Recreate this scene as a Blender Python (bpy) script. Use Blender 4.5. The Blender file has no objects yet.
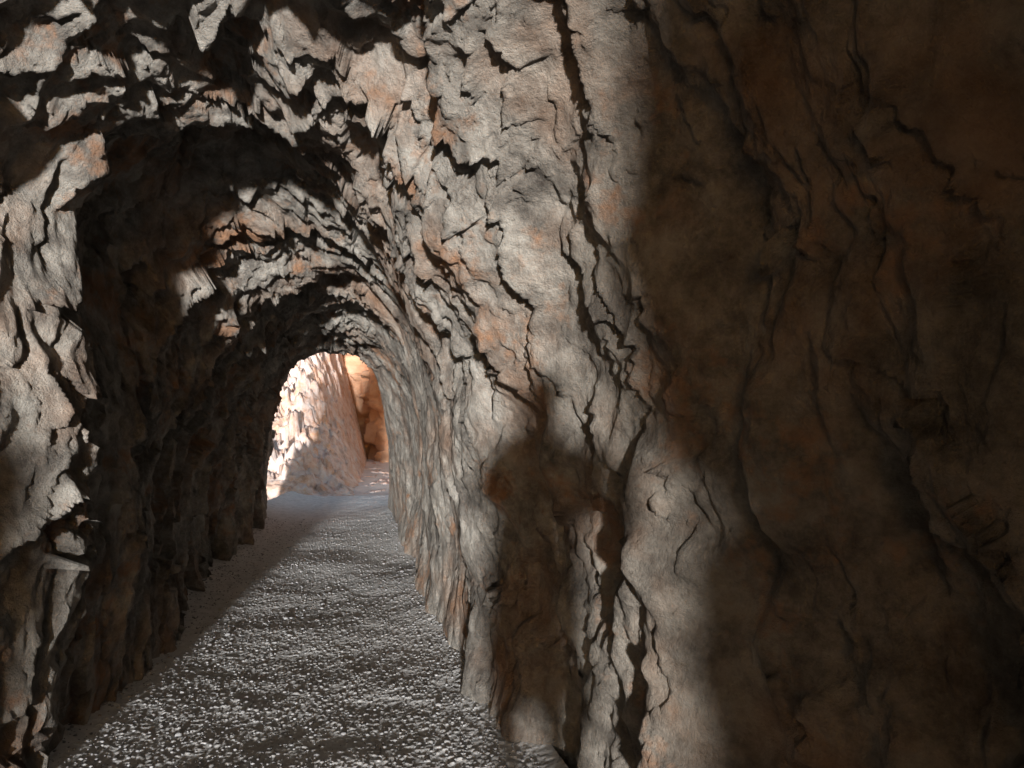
import bpy, math, random
import numpy as np
from mathutils import Vector, noise
random.seed(4)
scene=bpy.context.scene
N=noise.noise; FR=noise.fractal; VO=noise.voronoi; CV=noise.cell_vector
RM=noise.ridged_multi_fractal

def interp(t, xs, ys):
    return float(np.interp(t,xs,ys))
def facet(p, off=0.5):
    d,pts=VO(p)
    c=pts[0]
    r=CV(c); 
    return (p-c).dot(Vector((r[0]-.5,r[1]-.5,r[2]-.5)))*2.0+(r[0]-.5)*off

def mesh_from(name,V,F,mat,smooth=True):
    me=bpy.data.meshes.new(name); k=F.shape[1]
    me.vertices.add(len(V)); me.vertices.foreach_set('co',np.asarray(V,dtype=np.float32).ravel())
    me.loops.add(F.size); me.loops.foreach_set('vertex_index',F.ravel().astype(np.int32))
    me.polygons.add(len(F)); me.polygons.foreach_set('loop_start',np.arange(0,F.size,k,dtype=np.int32))
    me.polygons.foreach_set('loop_total',np.full(len(F),k,dtype=np.int32))
    me.polygons.foreach_set('use_smooth',np.full(len(F),smooth,dtype=bool))
    me.update(); me.validate()
    ob=bpy.data.objects.new(name,me); scene.collection.objects.link(ob)
    me.materials.append(mat); return ob
def make_grid(name, P, nr, nc, mat):
    idx=np.arange(nr*nc).reshape(nr,nc)
    q=np.stack([idx[:-1,:-1],idx[1:,:-1],idx[1:,1:],idx[:-1,1:]],axis=-1).reshape(-1,4)
    return mesh_from(name,P,q,mat)

def rock_mat(name, cols, warm=None, bump=0.5, scale=1.0, rough=0.85, wt=(.50,.66), near=None, spec=.3):
    m=bpy.data.materials.new(name); m.use_nodes=True; nt=m.node_tree; n=nt.nodes; L=nt.links
    b=n['Principled BSDF']; b.inputs['Roughness'].default_value=rough
    b.inputs['Specular IOR Level'].default_value=spec
    tc=n.new('ShaderNodeTexCoord'); co=tc.outputs['Object']
    def nz(s,d=4,r=.6,dist=0.):
        t=n.new('ShaderNodeTexNoise'); t.inputs['Scale'].default_value=s*scale; t.inputs['Detail'].default_value=d
        t.inputs['Roughness'].default_value=r; t.inputs['Distortion'].default_value=dist
        L.new(co,t.inputs['Vector']); return t.outputs['Fac']
    def ramp(f,stops):
        r=n.new('ShaderNodeValToRGB'); e=r.color_ramp.elements
        e[0].position,e[0].color=stops[0][0],(*stops[0][1],1); e[1].position,e[1].color=stops[-1][0],(*stops[-1][1],1)
        for p,c in stops[1:-1]:
            x=e.new(p); x.color=(*c,1)
        L.new(f,r.inputs[0]); return r.outputs[0]
    def mix(f,a,c,bt='MIX'):
        x=n.new('ShaderNodeMix'); x.data_type='RGBA'; x.blend_type=bt
        if isinstance(f,float): x.inputs[0].default_value=f
        else: L.new(f,x.inputs[0])
        L.new(a,x.inputs[6]); 
        if isinstance(c,tuple): x.inputs[7].default_value=(*c,1)
        else: L.new(c,x.inputs[7])
        return x.outputs[2]
    base=ramp(nz(4.,7,.74),[(.32,cols[0]),(.46,cols[1]),(.57,cols[2]),(.72,cols[3])])
    if warm:
        wn=nz(1.3,4,.7)
        if near:
            # browner rock towards the chamber end and its right-hand side
            sp=n.new('ShaderNodeSeparateXYZ'); L.new(co,sp.inputs[0])
            a=n.new('ShaderNodeMath'); a.operation='MULTIPLY_ADD'; a.inputs[1].default_value=-.45; L.new(sp.outputs[1],a.inputs[0]); L.new(sp.outputs[0],a.inputs[2])
            mr=n.new('ShaderNodeMapRange'); mr.inputs[1].default_value=-1.6; mr.inputs[2].default_value=.3; mr.inputs[3].default_value=0; mr.inputs[4].default_value=.9
            L.new(a.outputs[0],mr.inputs[0])
            base=mix(mr.outputs[0],base,near,'MULTIPLY')
        wf=ramp(wn,[(wt[0],(0,0,0)),(wt[1],(1,1,1))])
        base=mix(wf,base,mix(.5,base,warm))
        wf2=ramp(nz(2.1,5,.75),[(.55,(0,0,0)),(.66,(.8,.8,.8))])
        base=mix(wf2,base,warm)
    L.new(base,b.inputs['Base Color'])
    x=n.new('ShaderNodeBump'); x.inputs['Strength'].default_value=bump; x.inputs['Distance'].default_value=.05
    L.new(nz(14,7,.76),x.inputs['Height'])
    L.new(x.outputs[0],b.inputs['Normal'])
    return m

def plain(name,col,rough=.8):
    m=bpy.data.materials.new(name); m.use_nodes=True; n=m.node_tree.nodes
    b=n['Principled BSDF']; b.inputs['Roughness'].default_value=rough
    t=n.new('ShaderNodeTexNoise'); t.inputs['Scale'].default_value=30
    r=n.new('ShaderNodeValToRGB'); r.color_ramp.elements[0].color=(*[c*.8 for c in col],1); r.color_ramp.elements[1].color=(*[c*1.15 for c in col],1)
    m.node_tree.links.new(t.outputs['Fac'],r.inputs[0]); m.node_tree.links.new(r.outputs[0],b.inputs['Base Color']); return m

tun=rock_mat('tunnel_rock',[(.085,.076,.068),(.215,.198,.175),(.36,.338,.302),(.52,.498,.455)],warm=(.35,.185,.10),bump=1.,wt=(.48,.7),near=(.64,.53,.42))
pale=rock_mat('pale_rock',[(.48,.28,.19),(.66,.49,.42),(.74,.63,.59),(.78,.73,.72)],warm=(.64,.35,.2),scale=.9,wt=(.52,.72))
red=rock_mat('red_rock',[(.40,.2,.12),(.5,.28,.17),(.56,.34,.22),(.6,.4,.3)],scale=.3)
grav=rock_mat('gravel',[(.46,.46,.46),(.60,.60,.60),(.68,.68,.68),(.76,.76,.76)],scale=3.0,bump=.25,rough=.9,spec=.1)
ston=rock_mat('stones',[(.14,.14,.14),(.24,.24,.245),(.34,.34,.345),(.46,.46,.465)],scale=8.0,bump=.2,rough=1.,spec=.05)
dirt=rock_mat('dirt',[(.56,.52,.49),(.66,.62,.59),(.72,.68,.65),(.75,.72,.7)],scale=.6)

SY=[-5,-3.5,-2,0,1.5,2.5,3.1,4,6,8,10,11.6]
XL=[-2.0,-1.7,-1.45,-2.0,-2.25,-2.12,-1.95,-2.15,-2.5,-2.9,-3.3,-3.66]
XR=[1.4,1.2,1.03,1.5,1.3,.62,.12,-.13,-.6,-1.05,-1.52,-1.85]  # both sides pinch in unseen behind the camera, added to trim the sunbeam
HH=[4.1,4.0,3.9,3.8,3.5,3.12,2.97,2.8,2.5,2.37,2.36,2.36]  # roof out of view is raised to let sun reach the ceiling
PE=[.5,.5,.5,.7,.85,.85,.88,.92,.92,.8,.75,.7]
ZE=[.8,.8,.8,.75,.68,.66,.68,.74,.74,.7,.66,.62]
ys=list(np.linspace(-5,.8,100,endpoint=False))
y=.8
while y<11.6:
    ys.append(y); y+=max(.0055,min(.03,y*.0031))
ys.append(11.6)
NT=580
ths=np.radians(np.linspace(-14,194,NT))
def saw(f):
    f=f-math.floor(f)
    return f/.8 if f<.8 else (1-f)/.2
P=[]
for y in ys:
    xl=interp(y,SY,XL); xr=interp(y,SY,XR); h=interp(y,SY,HH); pe=interp(y,SY,PE); ze=interp(y,SY,ZE)
    xc=(xl+xr)/2; a=(xr-xl)/2
    nearf=max(.2,min(1,(y-1.4)/1.2))
    lf=max(0,min(1,(5.2-y)/1.4))
    for k,t in enumerate(ths):
        c=math.cos(t); s=math.sin(t)
        x=xc+a*math.copysign(abs(c)**pe,c)
        z=h*math.copysign(abs(s)**ze,s)
        nx=-c; nz_=-s
        right=max(0.,min(1.,(c-.05)*1.6))
        u=t*1.6
        w=N(Vector((x*.6,y*.6,z*.6)))
        w2=N(Vector((x*1.7+5,y*1.7,z*1.7)))
        w3=N(Vector((x*5,y*5+3,z*5)))
        w4=N(Vector((x*12,y*12+3,z*12)))
        d=.15*FR(Vector((x*.55,y*.5,z*.55+7)),1.,2.,3)
        f1=facet(Vector((y*2.6+.9*u+w*.6+w2*.4+w3*.25, u*1.7+w2*.4+w3*.2, w3*.3)),.5-.3*right)
        f2=facet(Vector((y*7.5+2.4*u+w2*1.2+w3*.7+w4*.2, u*4.+w*1.5+w3*.3, w3*.3)),.5-.2*right)
        f3=facet(Vector((y*16+5*u+w2*2+w4*.9, u*13+w3+w4*.9, w4*.5)))
        rm=RM(Vector((y*2.6+1.0*u+w2*.3,u*1.3+w*.5,.5)),.9,2.1,5,1.,2.)
        r2=RM(Vector((x*8,y*8,z*8)),.9,2.1,3,1.,2.)
        ph=y*1.05+.32*math.cos(t)+w*.9+w2*.35+w3*.06
        led=saw(ph)-.5
        led2=saw(ph*3.3+w2*1.2+.3*u)-.5
        ceil=max(0,min(1,(s-.35)*2.2))
        amp=(1-.8*right)*(.75+.5*N(Vector((y*.9,u*1.3,9))))*(.06+.94*ceil)*nearf
        sm=1-.7*right*max(0,min(1,(y-3.6)/1.2))
        d+=amp*(.13*led+.055*led2)
        rnd=FR(Vector((x*3.2,y*3.2,z*1.5)),.8,2.1,4)
        lump=FR(Vector((x*2.0+3,y*2.0,z*1.4)),.9,2.1,3)
        d+=sm*((.14-.08*right)*f1+(.06-.012*right)*f2+.015*f3+(.042-.016*right)*(rm-1.)+.012*(r2-1.)+.06*right*rnd+(.03+.03*right)*lump)
        if right>0:
            rz=right*max(0,min(1,(4.2-y)/1.2))
            fo=1-2.4*abs(N(Vector((y*2.3+w*.8+w2*.3+.25*z,z*.45+w2*.3,7))))
            fo2=1-2.4*abs(N(Vector((y*5.6+w2*.9+w3*.2+.4*z,z*1.1+w2*.4,3))))
            d+=rz*(.11*(fo-.4)+.035*(fo2-.4))
        lo=max(0,min(1,(2.4-z)/1.0))*max(0,c)
        d+= lo*(-.16*math.exp(-((y-3.35)/.25)**2)+.14*math.exp(-((y-2.62-.12*w2)/.14)**2)+.08*math.exp(-((y-4.25)/.25)**2))
        if y<2.2: d*=1-.6*ceil*min(1,(2.2-y)/.6)
        # upper left pushed out to admit sun; added rear-right shoulder blocks it irregularly
        q=max(0,min(1,(z-1.55)/.8)); q=q*q*(3-2*q)
        if c<0:
            e=max(0,min(1,(1.-y)/1.5))
            d-=q*(-c)**.5*(.38*lf+.42*e)
        elif y<-.8:
            d+=.22*q*c+.16*c*max(-.35,min(.6,N(Vector((3.1,1.7,z*2.2)))))+.05*c*N(Vector((3.1,y*1.5,z*6)))
        fade=1-.6*max(0,min(1,(y-9.)/2))
        d*=fade
        P.append((x+nx*d, y, z+nz_*d))
yl=ys[-1]; last=P[-NT:]; cx=(XL[-1]+XR[-1])/2
extra=0
for j,(sc,dy) in enumerate([(1.04,.1),(1.1,.2),(1.2,.22)]):
    for (x,yy,z) in last:
        P.append((cx+(x-cx)*sc, yl+dy, z*sc if z>0 else z))
    extra+=1
tunnel=make_grid('rock_tunnel',P,len(ys)+extra,NT,tun)

def floor_z(x,y,v):
    return .018*N(Vector((x*1.1,y*1.1,1)))+.005*N(Vector((x*5,y*5,2)))+.10*(abs(v-.5)*2)**4
ysf=[-5+i*.1 for i in range(70)]
y=2.0
while y<13.5:
    ysf.append(y); y+=max(.0055,y*.0022 if y<8 else .03)
NX=520
P=[]
for y in ysf:
    xl=interp(y,SY,XL)-.15; xr=interp(y,SY,XR)+.15
    for i in range(NX):
        v=i/(NX-1); x=xl+(xr-xl)*v
        z=floor_z(x,y,v)
        if y>1.9:
            d,pt=VO(Vector((x*58,y*58,0))); r=CV(pt[0])[0]; z+=.0042*r*math.sqrt(max(0,1-(d[0]/.8)**2))
            d,pt=VO(Vector((x*27,y*27,5))); r=CV(pt[0])[0]; z+=(.0045*math.sqrt(max(0,1-(d[0]/.42)**2))) if r>.6 else 0
        P.append((x,y,z))
path=make_grid('gravel_path',P,len(ysf),NX,grav)

# loose stones lying on the path, one mesh
import bmesh
bm=bmesh.new(); bmesh.ops.create_icosphere(bm,subdivisions=1,radius=1)
iv=np.array([v.co[:] for v in bm.verts]); itri=np.array([[v.index for v in f.verts] for f in bm.faces]); bm.free()
rng=np.random.default_rng(7)
VV=[];FF=[];off=0
for i in range(8500):
    y=2.7+ (rng.random()**1.4)*8.0
    xl=interp(y,SY,XL)-.05; xr=interp(y,SY,XR)+.05
    v=rng.random()
    if rng.random()<.3: v=(rng.random()**2)*.5 if rng.random()<.5 else 1-(rng.random()**2)*.5
    x=xl+(xr-xl)*v
    vv=(x-(xl-.10))/((xr+.10)-(xl-.10))
    r=.003+.007*rng.random()**2.5
    if rng.random()<.015: r*=2.2
    sc=np.array([r*(.8+.6*rng.random()),r*(.8+.6*rng.random()),r*(.45+.3*rng.random())])
    a_=rng.random()*6.28; R=np.array([[math.cos(a_),-math.sin(a_),0],[math.sin(a_),math.cos(a_),0],[0,0,1]])
    g=iv*(1+.25*(rng.random((len(iv),1))-.5))*sc
    VV.append(g@R.T+np.array([x,y,floor_z(x,y,vv)+.0025+r*.1])); FF.append(itri+off); off+=len(iv)
stones=mesh_from('gravel_stones',np.concatenate(VV),np.concatenate(FF),ston,True)

P=[(x,y,-.06) for y in (-400,-50,0,12,20,60,400) for x in (-400,-50,-10,0,10,50,400)]
ground=make_grid('ground',P,7,7,dirt)
P=[];nr,nc=300,400
for i in range(nr):
    y=12.9+i/(nr-1)*12
    for j in range(nc):
        x=-14+j/(nc-1)*14
        edge=max(0,min(1,(-3.25-.17*(y-12.9)-x)/1.3+.5))
        base=.52*(y-13.1)
        f1=facet(Vector((x*1.1,y*.9,0))); f2=facet(Vector((x*3.,y*2.6,3))); f3=facet(Vector((x*7,y*7,3)))
        z=-.1+edge*max(0,base)+min(1,(y-12.9)/1.5)*(.5*f1+.34*f2+.2*f3+.3*N(Vector((x*.8,y*.5,0))))*(.2+.8*edge)
        P.append((x,y,z))
slope=make_grid('rock_slope',P,nr,nc,pale)
P=[];nr,nc=140,260
for i in range(nr):
    z=-.3+i/(nr-1)*7
    for j in range(nc):
        s=j/(nc-1); x=-8.2+s*10; y=27-s*11
        f1=facet(Vector((x*.8,y*.8,z*.5))); f2=facet(Vector((x*2.5,y*2,z*2)))
        d=.8*f1+.2*f2
        hh=min(1,(s*6)+.7)
        P.append((x-d*.7,y-d*.7,z*hh))
cliff=make_grid('red_cliff',P,nr,nc,red)

# ---------------- photographer (stands just behind the camera; casts the shadow on the right wall)
px,py=.43,-.45
person=bpy.data.objects.new('photographer',None); scene.collection.objects.link(person); person.location=(px,py,0.02); person.scale=(1,1,1.07)
def skin(name,verts,edges,rad,mat,root=0,sub=2):
    me=bpy.data.meshes.new(name); me.from_pydata(verts,edges,[]); ob=bpy.data.objects.new(name,me); scene.collection.objects.link(ob)
    ob.modifiers.new('s','SKIN'); 
    for i,r in enumerate(rad): me.skin_vertices[0].data[i].radius=(r if isinstance(r,tuple) else (r,r))
    for d_ in me.skin_vertices[0].data: d_.use_root=False
    me.skin_vertices[0].data[root].use_root=True
    m=ob.modifiers.new('u','SUBSURF'); m.levels=sub; m.render_levels=sub
    me.materials.append(mat); ob.parent=person; return ob
cloth=plain('jacket_cloth',(.06,.07,.1)); trou=plain('trousers_cloth',(.08,.07,.06)); skn=plain('skin',(.45,.28,.2),.5); hair=plain('hair',(.03,.02,.015)); dark=plain('phone_body',(.02,.02,.02),.3); shoe=plain('shoe',(.05,.04,.035))
skin('long_coat',[(0,0,.32),(0,0,1.12),(0,.0,1.33),(0,0,1.44),(0,.01,1.5),
   (-.18,0,1.41),(-.22,.10,1.19),(-.2,.33,1.38),(.18,0,1.41),(.21,.12,1.2),(.08,.33,1.38),(0,0,.85)],
   [(0,11),(11,1),(1,2),(2,3),(3,4),(3,5),(5,6),(6,7),(3,8),(8,9),(9,10)],
   [(.26,.19),(.18,.12),(.19,.13),(.11,.09),.055,.07,.055,.038,.07,.055,.038,(.21,.15)],cloth,root=11)
skin('trousers',[(0,0,.95),(-.09,0,.86),(-.1,.02,.5),(-.1,0,.1),(.09,0,.86),(.1,.0,.5),(.11,-.03,.1)],
   [(0,1),(1,2),(2,3),(0,4),(4,5),(5,6)],[(.14,.11),.095,.09,.08,.095,.09,.08],trou)
for sx,oy in ((-.10,0),(.11,-.03)):
    skin('shoe_part',[(sx,oy-.06,.05),(sx,oy+.06,.045),(sx*1.1,oy+.18,.035)],[(0,1),(1,2)],[.045,.048,.035],shoe)
skin('head',[(0,.01,1.46),(0,.015,1.54),(0,.03,1.60),(0,.02,1.67),(0,.01,1.715)],[(0,1),(1,2),(2,3),(3,4)],[.052,.055,(.07,.082),(.078,.095),(.05,.06)],skn)
skin('nose',[(0,.105,1.63),(0,.128,1.60)],[(0,1)],[.008,.013],skn)
skin('hair_cap',[(0,-.01,1.63),(0,-.005,1.70),(0,.01,1.745)],[(0,1),(1,2)],[(.09,.09),(.098,.11),(.06,.07)],hair)
for sx in(-1,1):
    skin('ear',[(sx*.083,.02,1.60),(sx*.087,.015,1.635)],[(0,1)],[.01,.014],skn)
    skin('eye',[(sx*.03,.108,1.64),(sx*.032,.11,1.64)],[(0,1)],[.008,.008],dark)
skin('mouth',[(-.02,.106,1.57),(.02,.106,1.57)],[(0,1)],[.006,.006],skn)
for side,(hx,hy,hz) in (('l',(-.2,.33,1.38)),('r',(.08,.33,1.38))):
    sgn=1 if side=='l' else -1
    skin('palm',[(hx,hy,hz),(hx+sgn*.02,hy+.03,hz+.07)],[(0,1)],[(.028,.028),(.036,.022)],skn)
    for f in range(4):
        bx=hx+sgn*.02; z0=hz+.06+f*.022
        L_=[.07,.08,.075,.06][f]
        skin('finger',[(bx,hy+.04,z0),(bx+sgn*L_*.5,hy+.058,z0+.01),(bx+sgn*L_,hy+.05,z0+.012)],[(0,1),(1,2)],[.0095,.009,.008],skn,sub=1)
    skin('thumb',[(hx,hy+.01,hz+.05),(hx+sgn*.03,hy-.0,hz+.08),(hx+sgn*.05,hy+.0,hz+.1)],[(0,1),(1,2)],[.012,.011,.009],skn,sub=1)
bm=bmesh.new(); bmesh.ops.create_cube(bm,size=1)
for q in bm.verts: q.co=Vector((q.co.x*.15-.06,q.co.y*.008+.375,q.co.z*.075+1.48))
bmesh.ops.bevel(bm,geom=bm.edges[:],offset=.003,segments=2,affect='EDGES')
me=bpy.data.meshes.new('phone'); bm.to_mesh(me); ph=bpy.data.objects.new('phone',me); scene.collection.objects.link(ph); ph.parent=person; me.materials.append(dark)

# sun behind the camera; light travels forward and slightly left, along the tunnel
el=math.radians(2.6); az=math.radians(175)
v=Vector((math.sin(az)*math.cos(el),math.cos(az)*math.cos(el),math.sin(el)))
sd=bpy.data.lights.new('sun','SUN'); sd.energy=8.5; sd.angle=math.radians(2.4); sd.color=(1,.98,.95)
so=bpy.data.objects.new('sun',sd); scene.collection.objects.link(so); so.rotation_euler=v.to_track_quat('Z','Y').to_euler()
w=bpy.data.worlds.new('World'); scene.world=w; w.use_nodes=True
nt=w.node_tree; sk=nt.nodes.new('ShaderNodeTexSky'); sk.sky_type='NISHITA'; sk.sun_disc=False
sk.sun_elevation=el; sk.sun_rotation=az%(2*math.pi); sk.dust_density=.6; sk.ozone_density=1.4
nt.links.new(sk.outputs[0],nt.nodes['Background'].inputs[0]); nt.nodes['Background'].inputs[1].default_value=.46

cd=bpy.data.cameras.new('camera'); cam=bpy.data.objects.new('camera',cd); scene.collection.objects.link(cam)
cd.sensor_width=36; cd.lens=27.07; cd.clip_end=2000; cd.clip_start=.05
cam.location=(0,0,1.6); cam.rotation_euler=(math.radians(90+1.5),0,0)
scene.camera=cam
scene.view_settings.view_transform='Standard'; scene.view_settings.look='None'; scene.view_settings.exposure=0
